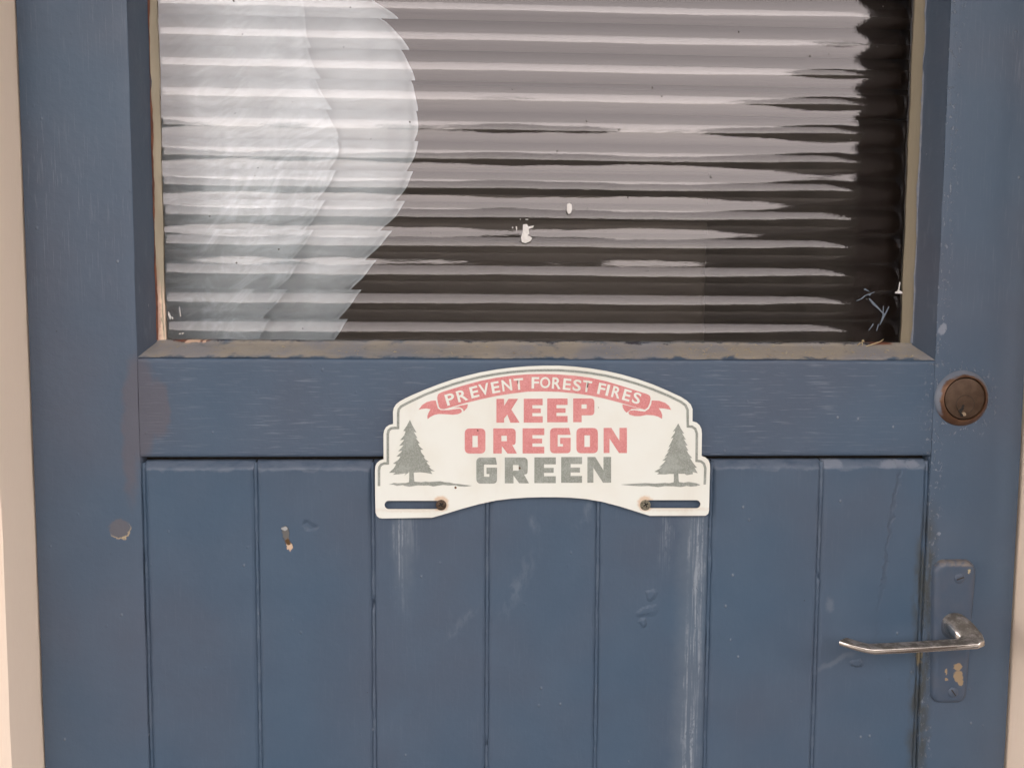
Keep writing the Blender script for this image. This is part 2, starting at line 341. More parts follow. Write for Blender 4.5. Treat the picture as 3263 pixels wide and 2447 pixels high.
# plastic bag
def film_mat(name, lo, hi, crumple):
    b = N(name); X, Y, Z = b.xyz(); cre = b.noise((14, 6, 7), 1.0, 2, .5, .6)
    # long diagonal creases of crumpled film, more of them low down
    dv = b.n('ShaderNodeCombineXYZ'); u = b.math('ADD', b.math('MULTIPLY', X, .80), b.math('MULTIPLY', Z, -.60)); v = b.math('ADD', b.math('MULTIPLY', X, .60), b.math('MULTIPLY', Z, .80))
    b.put(dv.inputs[0], u); b.put(dv.inputs[2], v)
    wisp = b.noise((34, 1, 17), 1.0, 5, .6, 1.2, vec=dv.outputs[0]); low = b.mr(Z, .26, .10, .35, 1.0)
    line = b.math('MULTIPLY', b.math('SUBTRACT', b.mr(wisp, .40, .72), .30), low)
    dens = b.math('ADD', b.mr(cre, .30, .70, lo, hi), b.math('MULTIPLY', line, crumple), clamp=True)
    df = b.n('ShaderNodeBsdfDiffuse'); df.inputs['Color'].default_value = (.73, .83, .90, 1)
    tl = b.n('ShaderNodeBsdfTranslucent'); tl.inputs['Color'].default_value = (.73, .83, .90, 1)
    gl = b.n('ShaderNodeBsdfGlossy'); gl.inputs['Roughness'].default_value = .3; gl.inputs['Color'].default_value = (.9, .93, .95, 1)
    tp = b.n('ShaderNodeBsdfTransparent'); nb = b.bump(wisp, .25, .004)
    for k in (df, gl): b.put(k.inputs['Normal'], nb)
    m1 = b.n('ShaderNodeMixShader'); m1.inputs[0].default_value = .22; b.t.links.new(df.outputs[0], m1.inputs[1]); b.t.links.new(tl.outputs[0], m1.inputs[2])
    m2 = b.n('ShaderNodeMixShader'); m2.inputs[0].default_value = .10; b.t.links.new(m1.outputs[0], m2.inputs[1]); b.t.links.new(gl.outputs[0], m2.inputs[2])
    m3 = b.n('ShaderNodeMixShader'); b.put(m3.inputs[0], dens); b.t.links.new(tp.outputs[0], m3.inputs[1]); b.t.links.new(m2.outputs[0], m3.inputs[2])
    b.t.links.new(m3.outputs[0], b.out.inputs[0]); return b.m
M['bag'] = film_mat('plastic_film', .43, .53, .07); M['bag2'] = film_mat('plastic_film_folded', .46, .64, .34)
# sign
b = N('cream_enamel'); col = b.mix(b.mr(b.noise((1, 1, 1), 25, 4), .35, .7), (.795, .825, .765, 1), (.77, .785, .71, 1))
w3 = b.sep(b.warp(.004, 300))
def px(a, c, Y=-.004): return P(a, c, Y)
for cx_, cy_ in ((1405, 1608), (2056, 1608)):
    x_, z_ = px(cx_, cy_); rs = b.ell(w3, x_, z_+.001, .0062, .0062, .25); col = b.mix(b.math('MULTIPLY', rs, .55), col, (.62, .33, .12, 1))
gm = b.math('MULTIPLY', b.mr(b.noise((30, 30, 12), 1.0, 4, .65), .52, .75), .16); col = b.mix(gm, col, (.50, .42, .31, 1))
for sx0, sy0, wx in ((1310, 1625, .024), (2160, 1622, .024)):
    x_, z_ = px(sx0, sy0); rs = b.ell(w3, x_, z_, wx, .0016, .8); col = b.mix(b.math('MULTIPLY', rs, .25), col, (.50, .33, .18, 1))
sp = b.math('MULTIPLY', b.mr(b.voro((1, 1, 1), 110), .06, .02), b.mr(b.noise((1, 1, 1), 40, 2), .62, .68)); col = b.mix(b.math('MULTIPLY', sp, .5), col, (.30, .27, .22, 1))
b.princ(col, .42, 0, b.bump(b.noise((1, 1, 1), 150, 3), .12, .0005), .45); M['enamel'] = b.m
M['plate_edge'] = simple('rusted_edge', (.16, .085, .045, 1), (.07, .04, .028, 1), 300, .9)
def ink(name, c1, c2, fade):
    b = N(name); n1 = b.noise((1, 1, 1), 900, 3, .7); n2 = b.noise((1, 1, 1), 70, 4, .65); n3 = b.noise((1, 1, 1), 260, 4, .7)
    col = b.mix(b.mr(n1, .35, .68), c1, c2); col = b.mix(b.math('MULTIPLY', b.mr(n2, .42, .72), .55), col, fade)
    col = b.mix(b.math('MULTIPLY', b.mr(n3, .56, .70), .5), col, c1)
    sp = b.mr(b.voro((1, 1, 1), 150), .10, .05); sp = b.math('MULTIPLY', sp, b.mr(b.noise((1, 1, 1), 60, 2), .6, .66)); col = b.mix(b.math('MULTIPLY', sp, .6), col, (c1[0]*.5, c1[1]*.5, c1[2]*.5, 1))
    b.princ(col, .5, 0, None, .35); return b.m
M['pink'] = ink('faded_red_ink', (.60, .215, .215, 1), (.70, .30, .29, 1), (.74, .36, .34, 1))
M['grey'] = ink('faded_green_ink', (.235, .26, .225, 1), (.35, .375, .34, 1), (.43, .46, .43, 1))
# metals
b = N('tarnished_brass'); col = b.mix(b.mr(b.noise((1, 1, 1), 160, 4), .35, .7), (.075, .048, .032, 1), (.105, .07, .048, 1))
b.princ(col, .48, .75, b.bump(b.noise((1, 1, 1), 900, 3), .25, .0003), .5); M['lock_face'] = b.m
b = N('worn_copper_ring'); X, Y, Z = b.xyz(); w3 = b.sep(b.warp(.010, 90))
col = b.mix(b.mr(b.noise((1, 1, 1), 130, 4), .35, .65), (.18, .10, .058, 1), (.13, .065, .038, 1))
d = b.math('SQRT', b.math('ADD', b.math('POWER', b.math('SUBTRACT', w3[0], .3662), 2.0), b.math('POWER', b.math('SUBTRACT', w3[2], -.0118), 2.0)))
pm = b.mr(d, .0192, .0212); pm = b.math('MULTIPLY', pm, b.mr(Z, -.030, -.018))
col = b.mix(pm, col, (.14, .165, .205, 1)); b.princ(col, .45, b.math('MULTIPLY', b.math('SUBTRACT', 1.0, pm), .6), b.bump(b.noise((1, 1, 1), 500, 3), .3, .0004), .5); M['lock_ring'] = b.m
M['black'] = simple('keyhole_dark', (.006, .005, .004, 1), (.012, .01, .008, 1), 300, .8)
M['pin'] = simple('key_pin_brass', (.45, .36, .25, 1), (.34, .26, .18, 1), 600, .4, .8)
M['seam'] = simple('dark_seam', (.02, .016, .013, 1), (.035, .028, .02, 1), 300, .8)
b = N('worn_chrome'); gn = b.sep(b.n('ShaderNodeNewGeometry').outputs['Normal'])
dn = b.mr(b.noise((1, 1, 1), 120, 5, .65), .30, .60); upf = b.mr(gn[2], .25, .75)
grime = b.math('MULTIPLY', b.math('MULTIPLY_ADD', dn, .55, .45), upf)
col = b.mix(grime, (.66, .62, .58, 1), (.115, .105, .09, 1)); chip = b.math('MULTIPLY', b.mr(b.noise((1, 1, 1), 260, 4, .7), .60, .68), b.mr(b.xyz()[0], .325, .36)); col = b.mix(b.math('MULTIPLY', chip, .6), col, (.30, .30, .27, 1))
b.princ(col, b.math('MULTIPLY_ADD', grime, .45, .16), b.math('SUBTRACT', 1.0, b.math('MULTIPLY', grime, .85)), b.bump(b.noise((1, 1, 1), 260, 4), .12, .0006), .5); M['chrome'] = b.m
# painted backplate with chips
b = N('painted_backplate'); w3 = b.sep(b.warp(.006, 220))
col = b.mix(b.mr(b.noise((1, 1, 1), 60, 4), .35, .65), (.058, .086, .130, 1), (.070, .092, .130, 1))
ch = b.any(b.ell(w3, .3705, -.2335, .0030, .0030, .15), b.ell(w3, .3712, -.2415, .0040, .0050, .15), b.ell(w3, .3735, -.2470, .0020, .0030, .2), b.ell(w3, .3615, -.2440, .0013, .0012, .2), b.ell(w3, .3605, -.2375, .0008, .0028, .2)); col = b.mix(ch, col, (.30, .225, .14, 1))
c2 = b.ell(w3, .3765, -.1530, .0011, .0016, .2); col = b.mix(c2, col, (.42, .36, .22, 1))
tpd = b.math('MULTIPLY', b.mr(b.xyz()[2], -.1500, -.1478), b.mr(b.noise((1, 1, 1), 150, 4), .32, .55)); col = b.mix(b.math('MULTIPLY', tpd, .8), col, (.19, .165, .14, 1))
b.princ(col, .42, 0, b.bump(b.noise((1, 1, 1), 160, 4), .35, .0008), .45); M['backplate'] = b.m
b = N('rusty_screw'); col = b.mix(b.mr(b.noise((1, 1, 1), 500, 4, .7), .35, .65), (.055, .036, .026, 1), (.12, .085, .06, 1)); b.princ(col, .6, .5, b.bump(b.noise((1, 1, 1), 900, 4), .5, .0005), .4); M['screw'] = b.m
b = N('tarnished_screw'); col = b.mix(b.mr(b.noise((1, 1, 1), 700, 4, .7), .35, .65), (.10, .09, .065, 1), (.30, .28, .21, 1)); b.princ(col, .55, .4, b.bump(b.noise((1, 1, 1), 900, 4), .5, .0005), .4); M['screw2'] = b.m
M['straw'] = simple('dry_grass', (.52, .43, .26, 1), (.40, .31, .17, 1), 400, .8)

# ------------------------------------------------------------------ setting around the door (seen by reflection and as light blockers)
GZ = -1.19
XL, XR = -.3725, .4178            # door edges
def struct(o): o['kind'] = 'structure'; return o
bm = bmesh.new(); bm_box(bm, -60, 60, -80, .0, GZ-.2, GZ); struct(finish('ground', bm, M['ground']))
struct(box('added_porch_ceiling', -3.0, 3.0, -1.40, .30, 1.00, 1.14, M['added_ceiling']))  # added out of view to cut sky light on the door and shape reflections
pp = box('porch_post', .775, .925, -1.06, -.91, GZ, 1.00, M['porch'], bevel=.008)
tag(pp, 'dark porch post, mirrored as the black upright band at the right of the glass', 'post')
struct(box('house_wall', -3.0, XL-.12, -.03, .12, GZ, 1.00, M['wall']))
struct(box('house_wall', XR+.12, 3.0, -.03, .12, GZ, 1.00, M['wall']))
struct(box('room_floor', -1.4, 1.4, .12, 2.0, GZ-.05, GZ, M['room']))
struct(box('room_wall', -1.4, 1.4, 2.0, 2.1, GZ, 1.0, M['room']))
struct(box('room_wall', -1.5, -1.4, .12, 2.1, GZ, 1.0, M['room']))
struct(box('room_wall', 1.4, 1.5, .12, 2.1, GZ, 1.0, M['room']))
struct(box('room_ceiling', -1.5, 1.5, .12, 2.1, .95, 1.05, M['room']))
o = box('cupboard', -.45, .305, .55, .95, GZ, .19, M['cupboard'], bevel=.01)
tag(o, 'brown timber cupboard inside the room, a dim shape behind the ribbed glass', 'cupboard')

# hedge across the yard: its skyline shows in the glass
def skyline(az):     # degrees right of straight ahead -> elevation in degrees
    e = 7.6 + 2.2*math.exp(-((az-3)/6.0)**2) + 5.0*max(0, min(1, (az-15)/8)) + 5.5*max(0, min(1, (-az-19)/7))
    e += .5*math.sin(az*.9) + .9*noise.noise((az*.35, 1, 2))
    return e
bm = bmesh.new(); HY = -6.0; secs = []
eye = cpos.z
for i in range(241):
    az = -60 + i*.5; d = (-HY + .677)
    x = -.03 + d*math.tan(math.radians(az)); top = eye + d/math.cos(math.radians(az))*math.tan(math.radians(skyline(az)))
    pr = []
    for j in range(9):
        t = j/8; ang = math.pi*t
        dep = .6*math.cos(ang); zz = top*(1) if False else None
        yy = HY - .5 + .6*math.cos(ang)
        z = GZ + (top-GZ)*min(1, .02+1.0*math.sin(ang)**.35)
        pr.append(Vector((x, yy + .15*noise.noise((x*2, z*3, j)), z + .06*noise.noise((x*5, j*2, 7)))))
    secs.append(pr)
rings = [[bm.verts.new(p) for p in s] for s in secs]
for a, c in zip(rings[:-1], rings[1:]):
    for k in range(8): bm.faces.new((a[k], a[k+1], c[k+1], c[k]))
o = finish('hedge', bm, M['hedge'], None, smooth=True, angle=180)
tag(o, 'dark hedge across the yard, mirrored as dark bands in the ribbed glass', 'hedge', kind='stuff')

# ------------------------------------------------------------------ door frame
fr = empty('door_frame', (0, 0, GZ)); tag(fr, 'tan painted door frame around the blue door', 'door frame')
def jamb(sgn, xin):
    d = .0455; bev = .0065
    prof = [(0, .05), (0, -d), (bev, -d-.0045), (.10, -d-.006), (.10, .05)]       # (outwards, y)
    bm = bmesh.new(); zs = (GZ, .90)
    nz = 60; secs = []
    for i in range(nz+1):
        z = zs[0]+(zs[1]-zs[0])*i/nz
        wob = .0006*noise.noise((z*14, sgn*3, 0)) + .0004*noise.noise((z*60, sgn*5, 0))
        secs.append([Vector((xin + sgn*(o_ + (wob if o_ < .05 else 0)), y, z)) for o_, y in prof])
    loft(bm, secs)
    return finish('jamb', bm, M['frame'], fr, smooth=True, angle=25)
jamb(-1, XL-.0012); jamb(1, XR+.0028)
box('head', XL-.1, XR+.1, -.0513, .05, .845, .995, M['frame'], fr, .002)

# ------------------------------------------------------------------ the door
door = empty('door', (0, 0, GZ)); tag(door, 'blue painted half-glazed timber door with tongue and groove boards below', 'door')
SL, SR = -.2908, .3425            # inner edges of the stiles
WZ, WT = .0200, .70               # window opening bottom, top
RB = -.0582                       # lower edge of the lock rail
def slab(name, x0, x1, z0, z1, mat, nx, nz, bev, y=0.0, th=.042, wob=.00025, bevx=None):
    """board with a softly uneven face and rounded edges"""
    bm = bmesh.new()
    bx_ = bevx or bev
    xs = sorted(set([x0, x0+bx_*.3, x0+bx_, x1-bx_, x1-bx_*.3, x1] + [x0+bev+(x1-x0-2*bev)*i/nx for i in range(1, nx)]))
    zs = sorted(set([z0, z0+bev*.3, z0+bev, z1-bev, z1-bev*.3, z1] + [z0+bev+(z1-z0-2*bev)*i/nz for i in range(1, nz)]))
    g = []
    bx = bevx or bev
    def dep(e, bev):
        if e >= bev: return 0
        t = 1-e/bev; return bev*(1-math.sqrt(max(0, 1-t*t)))
    for x in xs:
        c = []
        for z in zs:
            dd = max(dep(min(x-x0, x1-x), bx), dep(min(z-z0, z1-z), bev))
            crk = .5+noise.noise((z*60, x0*13, 2))
            if min(x-x0, x1-x) < bx: dd *= .25+max(0, crk)
            yy = y + dd + wob*noise.noise((x*40, z*9, y*50+x0)) + wob*.5*noise.noise((x*140, z*60, x0*7))
            jx = .0005*noise.noise((z*50, x0*31, 5)) if x in (x0, x1) else 0
            c.append(bm.verts.new((x+jx, yy, z)))
        g.append(c)
    for i in range(len(xs)-1):
        for j in range(len(zs)-1): bm.faces.new((g[i][j], g[i+1][j], g[i+1][j+1], g[i][j+1]))
    loop = [g[i][0] for i in range(len(xs))] + [g[-1][j] for j in range(1, len(zs))] + [g[i][-1] for i in range(len(xs)-2, -1, -1)] + [g[0][j] for j in range(len(zs)-2, 0, -1)]
    bk = [bm.verts.new((v.co.x, y+th, v.co.z)) for v in loop]
    n = len(loop)
    for i in range(n): bm.faces.new((loop[i], bk[i], bk[(i+1) % n], loop[(i+1) % n]))
    bm.faces.new(bk)
    return finish(name, bm, mat, door, smooth=True, angle=50)
slab('stile', XL, SL-.0002, -1.17, .84, M['stile_l'], 8, 120, .0007)
slab('stile', SR+.0003, XR, -1.17, .84, M['stile_r'], 8, 120, .0007)
slab('rail', SL-.0001, SR+.0002, RB, WZ, M['paint_h'], 60, 40, .0022, bevx=.0006)
slab('rail', SL+.0001, SR-.0001, WT, .84, M['paint_h'], 20, 6, .0015)
slab('rail', SL+.0001, SR-.0001, -1.17, -.98, M['paint_h'], 20, 6, .0015)
# boards
G = [SL+.0012] + [(a+c)/2 for a, c in ((-.2023, -.2027), (-.1104, -.1105), (-.0194, -.0187), (.0698, .0714), (.1618, .1631), (.2519, .2546))] + [SR-.0012]
def board(x0, x1, k):
    z1, z0 = -.0616, -.985; y = .0012; bm = bmesh.new()
    cs, ct = .0032, .0062          # side and top chamfers
    xs = [x0, x0+.0004, x0+cs*.6, x0+cs, x0+cs+.0015] + [x0+cs+.002+(x1-x0-2*cs-.004)*i/7 for i in range(8)] + [x1-cs-.0015, x1-cs, x1-cs*.6, x1-.0004, x1]
    zs = [z0] + [z0+(z1-.02-z0)*i/150 for i in range(1, 150)] + [z1-.012, z1-ct-.001, z1-ct, z1-ct*.6, z1-ct*.25, z1-.0004, z1]
    g = []
    for x in xs:
        c = []
        for z in zs:
            e = min(x-x0, x1-x); et = z1-z
            d1 = .0028*max(0, 1-e/cs)**1.0; d2 = .0056*max(0, 1-et/ct)**.95
            if e < .00035: d1 = .0060
            if et < .0003: d2 = .010
            n = .00022*noise.noise((x*45, z*8, k*3.1)) + .00012*noise.noise((x*150, z*70, k))
            if e < cs: n += .0005*noise.noise((k*7+x*40, z*55, 2)) + .0004*noise.noise((k*5, z*160, 3))
            if et < ct: n += .0005*noise.noise((x*60, z*40, 8)) + .0004*noise.noise((x*220, 0, 3))
            c.append(bm.verts.new((x, y+max(d1, d2)+n, z)))
        g.append(c)
    for i in range(len(xs)-1):
        for j in range(len(zs)-1): bm.faces.new((g[i][j], g[i+1][j], g[i+1][j+1], g[i][j+1]))
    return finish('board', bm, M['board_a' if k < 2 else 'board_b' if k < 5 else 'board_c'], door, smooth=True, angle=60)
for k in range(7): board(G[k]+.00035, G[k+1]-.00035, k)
# paint-filled bottoms of the grooves
for k in range(8):
    x = G[k]; bm = bmesh.new(); secs = []
    for i in range(260):
        z = -.98+(.98-.0628)*i/259
        dpt = .0022 + .0006*noise.noise((k*9.1, z*45, 1)) + .0007*noise.noise((k*3.3, z*170, 4)) + (.003 if noise.noise((k*2.7, z*22, 9)) > .56 else 0)
        wv = .0015 + .0005*noise.noise((k*4.1, z*90, 6))
        secs.append([Vector((x-wv, dpt+.0011, z)), Vector((x-wv*.5, dpt+.0001, z)), Vector((x+wv*.5, dpt+.0001, z)), Vector((x+wv, dpt+.0011, z)), Vector((x+wv, dpt+.004, z)), Vector((x-wv, dpt+.004, z))])
    loft(bm, secs); finish('groove_fillet', bm, M['board_c' if k > 6 else 'fillet'], door, smooth=True, angle=60)
box('panel_backing', SL-.01, SR+.01, .014, .020, -1.0, -.03, M['seam'], door)

# window mouldings, mitred: (inset, depth)
IN, DP = .0118, .0260; SIDE = .48
prof = [(0, .0004), (.0008, .0016), (.0030, .0060), (.0062, .0135), (.0098, .0222), (IN, DP), (IN+.0014, DP+.0012), (IN+.0018, .040)]
def corner(ix, iz): return None
def moulding(side, mat):
    bm = bmesh.new(); n = 90; rows = []
    for ins, dp in prof:
        x0, x1, z0, z1 = SL+ins*SIDE, SR-ins*SIDE, WZ+ins*.97, WT-ins
        if side == 'b': a, c = Vector((x0, dp, z0)), Vector((x1, dp, z0))
        if side == 't': a, c = Vector((x0, dp, z1)), Vector((x1, dp, z1))
        if side == 'l': a, c = Vector((x0, dp, z0)), Vector((x0, dp, z1))
        if side == 'r': a, c = Vector((x1, dp, z0)), Vector((x1, dp, z1))
        row = []
        for i in range(n+1):
            p = a.lerp(c, i/n); e = .0004*noise.noise((p.x*30, p.z*30, ins*200)) + .0003*noise.noise((p.x*110, p.z*110, ins*300))
            if ins > IN-.0005: e += .0007*noise.noise((p.x*70, p.z*70, 4))
            if 0 < i < n:
                if side == 'b': p.z += e
                elif side == 't': p.z -= e
                elif side == 'l': p.x += e
                else: p.x -= e
            row.append(bm.verts.new(p))
        rows.append(row)
    for a, c in zip(rows[:-1], rows[1:]):
        for i in range(n): bm.faces.new((a[i], a[i+1], c[i+1], c[i]))
    return finish('moulding', bm, mat, door, smooth=True, angle=70)
o = moulding('b', M['paint_sill']); o['label'] = 'lower window moulding covered in tan dust'
moulding('t', M['paint_m']); moulding('l', M['paint_m']); moulding('r', M['paint_m'])
# putty fillets
GY = .0310                        # mean front plane of the glass
def putty(x0, x1):
    bm = bmesh.new(); secs = []; n = 160
    s = 1 if x1 > x0 else -1
    for i in range(n+1):
        z = WZ+.0116+(WT-WZ-.024)*i/n
        a = .0005*noise.noise((z*40, x0*9, 1)) + .0003*noise.noise((z*170, x0*9, 2)); c_ = .0007*noise.noise((z*28, x1*9, 5)) + .0003*noise.noise((z*150, x1*5, 6))
        secs.append([Vector((x0+a, DP+.0006, z)), Vector(((x0*.5+x1*.5)+a, (DP+GY)/2-.0006, z)), Vector((x1+s*c_, GY-.0009, z)), Vector((x1+s*c_, GY+.004, z)), Vector((x0-s*.004, GY+.004, z)), Vector((x0-s*.004, DP+.0006, z))])
    loft(bm, secs); return finish('putty', bm, M['putty'], door, smooth=True, angle=45)
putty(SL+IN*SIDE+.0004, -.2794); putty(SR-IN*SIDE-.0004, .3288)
# flaking edge strips where paint lets go of the putty
def strip(xc, mat, wid, seed):
    bm = bmesh.new(); secs = []; n = 240
    for i in range(n+1):
        z = WZ+.013+(WT-WZ-.03)*i/n
        wv = max(.0002, wid*(.6+1.2*noise.noise((seed, z*22, 1))+.6*noise.noise((seed, z*130, 2)))); y = DP-.0002-.0005*noise.noise((seed, z*60, 4))
        secs.append([Vector((xc-wv, y+.0004, z)), Vector((xc, y-.0003, z)), Vector((xc+wv, y+.0004, z)), Vector((xc, y+.0012, z))])
    loft(bm, secs); return finish('flaked_edge', bm, mat, door, smooth=True, angle=30)
strip(SL+IN*SIDE+.0003, M['primer'], .0011, 3.3); strip(SL+IN*SIDE-.0012, M['flake'], .0009, 5.1); strip(SR-IN*SIDE+.0002, M['flake'], .0015, 8.7)

# ribbed glass: shallow waves in front, hollow flutes behind
PITCH_G = .02399; Z0 = .0503 - PITCH_G*2
AF = math.radians(2.6)*PITCH_G/(2*math.pi); AR = math.radians(14.2)
RR = (PITCH_G/2)/math.sin(AR); NS = 22
bm = bmesh.new(); fr_, bk_ = [], []
x0, x1 = -.2905, .3420
zs = []
nr = int((WT+.01-Z0)/PITCH_G)+1
joints = set()
for r in range(nr):
    for i in range(NS):
        if i == 0: joints.add(len(zs))
        zs.append(Z0+PITCH_G*(r+i/NS))
joints.add(len(zs)); zs.append(Z0+PITCH_G*nr)
xsg = [x0+(x1-x0)*i/6 for i in range(7)]
for x in xsg:
    cf, cb = [], []
    for z in zs:
        u = ((z-Z0)/PITCH_G) % 1.0           # 0 at the lower joint, 1 at the upper one
        yf = GY + AF*math.sin(2*math.pi*(u-.20-.25)) * -1
        t = (u-.5)*PITCH_G
        sag = math.sqrt(RR*RR-t*t) - math.sqrt(RR*RR-(PITCH_G/2)**2)   # 0 at joints, deepest mid-flute
        yb = GY + .0055 - sag
        cf.append(bm.verts.new((x, yf, z))); cb.append(bm.verts.new((x, yb, z)))
    fr_.append(cf); bk_.append(cb)
nx, nzg = len(xsg), len(zs)
for i in range(nx-1):
    for j in range(nzg-1):
        bm.faces.new((fr_[i][j], fr_[i+1][j], fr_[i+1][j+1], fr_[i][j+1])); bm.faces.new((bk_[i][j], bk_[i][j+1], bk_[i+1][j+1], bk_[i+1][j]))
for j in range(nzg-1):
    bm.faces.new((fr_[0][j], fr_[0][j+1], bk_[0][j+1], bk_[0][j])); bm.faces.new((fr_[-1][j], bk_[-1][j], bk_[-1][j+1], fr_[-1][j+1]))
for i in range(nx-1):
    bm.faces.new((fr_[i][0], bk_[i][0], bk_[i+1][0], fr_[i+1][0])); bm.faces.new((fr_[i][-1], fr_[i+1][-1], bk_[i+1][-1], bk_[i][-1]))
pane = finish('glass_pane', bm, M['glass'], door, smooth=True, angle=20)
# paint on the glass
def crop(pts, ox, oy, s, Y): return [P(ox+a/s, oy+c/s, Y) for a, c in pts]
YS = GY-.0004
def smear(pts, ox, oy, s, mat, lab=None):
    o = shape('paint_smear', [crop(pts, ox, oy, s, YS)], YS-.00025, .0006, mat, pane)
    if lab: o['label'] = lab
smear([(1180, 1440), (1205, 1437), (1213, 1453), (1250, 1447), (1243, 1460), (1216, 1468), (1219, 1498), (1208, 1510), (1225, 1516), (1238, 1528), (1225, 1547), (1195, 1560), (1172, 1552), (1167, 1520), (1178, 1490)], 1080, 0, 2.011, M['white_smear'], 'hook shaped white paint smear')
smear([(1462, 1308), (1478, 1303), (1492, 1312), (1494, 1345), (1484, 1368), (1470, 1372), (1460, 1350)], 1080, 0, 2.011, M['white_smear'], 'small oval white paint dab')
for p in ([(1110, 1455), (1117, 1456), (1116, 1464), (1110, 1463)], [(1133, 1452), (1141, 1453), (1142, 1473), (1137, 1479)], [(1195, 1405), (1214, 1406), (1212, 1410), (1196, 1409)], [(1160, 1404), (1166, 1405), (1165, 1409), (1160, 1408)]):
    smear(p, 1080, 0, 2.011, M['white_smear'])
for p in ([(610, 245), (635, 232), (660, 250), (720, 298), (680, 285), (640, 270), (615, 262)], [(465, 463), (550, 426), (620, 366), (690, 338), (805, 298), (815, 305), (745, 335), (730, 360), (715, 378), (700, 354), (640, 374), (570, 437), (470, 470)],
          [(700, 420), (730, 430), (830, 530), (885, 590), (963, 680), (976, 560), (986, 570), (980, 690), (1000, 713), (1030, 658), (1078, 570), (1087, 580), (1050, 667), (1010, 742), (960, 842), (915, 925), (906, 915), (938, 830), (963, 750), (958, 700), (880, 622), (780, 542), (720, 462)],
          [(878, 903), (892, 915), (853, 1035), (845, 1027)], [(782, 890), (792, 918), (708, 1025), (700, 1017), (758, 930)]):
    smear(p, 2650, 880, 5.926, M['blue_smear'])
smear([(1285, 110), (1298, 120), (1285, 200), (1277, 268), (1335, 303), (1330, 330), (1205, 328), (1200, 300), (1245, 283), (1262, 240)], 2650, 880, 5.926, M['white_smear'])
for p in ([(860, 510), (890, 545), (912, 620), (905, 660), (880, 620), (860, 560)], [(925, 595), (950, 630), (940, 655), (925, 630)], [(1050, 900), (1080, 890), (1085, 910), (1055, 915)], [(1100, 890), (1135, 885), (1140, 895), (1110, 915)], [(1060, 430), (1070, 470), (1085, 600), (1075, 600), (1062, 500)]):
    smear(p, 380, 900, 5.53, M['white_smear'])
bm = bmesh.new()
for i in range(70):
    x = random.uniform(-.262, .31); z = random.uniform(.036, .32); r = random.choice((.0003, .0004, .0005, .0007)); k = 7
    c = bm.verts.new((x, YS-.0003, z)); a = [bm.verts.new((x+r*random.uniform(.7, 1.5)*math.cos(6.283*j/k), YS+.0002, z+r*random.uniform(.7, 1.4)*math.sin(6.283*j/k))) for j in range(k)]
    for j in range(k): bm.faces.new((c, a[j], a[(j+1) % k]))
o = finish('dirt_specks', bm, M['speck'], pane); o['kind'] = 'stuff'

# lock cylinder
LX, LZ = .3659, -.0108
ring = lathe('lock_cylinder', [(.0228, .002), (.0226, -.0006), (.0218, -.0016), (.0195, -.0040), (.0182, -.0052), (.0176, -.0056), (.0173, -.0050), (.0172, -.002)], LX, LZ, M['lock_ring'], door, 72, cap1=False, jitter=.0002)
face = lathe('cylinder_face', [(.0166, .000), (.0166, -.0043), (.0163, -.0048), (.0157, -.0050)], LX, LZ, M['lock_face'], ring, 72)
lathe('face_gap', [(.0176, -.0015), (.0166, -.0015)], LX, LZ, M['seam'], ring, 72, cap1=False)
pl = [(.0074, -.0046), (.0074, -.00505), (.0072, -.0052), (.0064, -.0052)]
lathe('plug_seam', [(.00765, -.00495), (.00765, -.00508), (.00735, -.00508)], LX+.0004, LZ-.0046, M['seam'], ring, 48, cap1=False)
lathe('plug', [(.0073, -.0046), (.0073, -.0051), (.0071, -.00525)], LX+.0004, LZ-.0046, M['lock_face'], ring, 48)
def lockpts(pts): return crop(pts, 2930, 1150, 6.637, -.0053)
shape('keyhole', [lockpts([(905, 935), (930, 920), (948, 935), (945, 965), (930, 985), (945, 1010), (920, 1040), (890, 1070), (885, 1110), (915, 1130), (925, 1160), (900, 1178), (870, 1165), (860, 1110), (830, 1080), (828, 1045), (855, 1020), (885, 1000), (890, 965)])], -.00540, .0004, M['black'], ring)
shape('key_pin', [lockpts([(890, 1105), (925, 1080), (955, 1085), (980, 1110), (985, 1145), (960, 1165), (930, 1165), (920, 1130)])], -.00550, .0004, M['pin'], ring)

# door handle
hx, hz = .3662, -.205
def rr(x0, x1, z0, z1, r, n=8):
    pts = []
    for cx_, cz_, a0 in ((x1-r, z1-r, 0), (x0+r, z1-r, 90), (x0+r, z0+r, 180), (x1-r, z0+r, 270)):
        for i in range(n+1):
            a = math.radians(a0+90*i/n); pts.append((cx_+r*math.cos(a), cz_+r*math.sin(a)))
    return pts
bm = bmesh.new(); secs = []
for ins, y in ((-.0006, .001), (-.0002, -.0015), (.0004, -.0030), (.0014, -.0042), (.0030, -.0049), (.0055, -.0052)):
    s = []
    for x, z in rr(.3480+ins, .3838-ins, -.2650+ins, -.1462-ins, .0085-ins*.5):
        t = (z+.2650)/.1188                              # narrows a little downwards
        s.append(Vector((.3655+(x-.3659)*(.80+.20*t) , y, z + (.0022*(1-((x-.3659)/.018)**2) if z > -.155 else 0))))
    secs.append(s)
loft(bm, secs); plate = finish('door_handle', bm, M['backplate'], door, smooth=True, angle=50)
plate['label'] = 'blue overpainted long backplate with chrome lever'
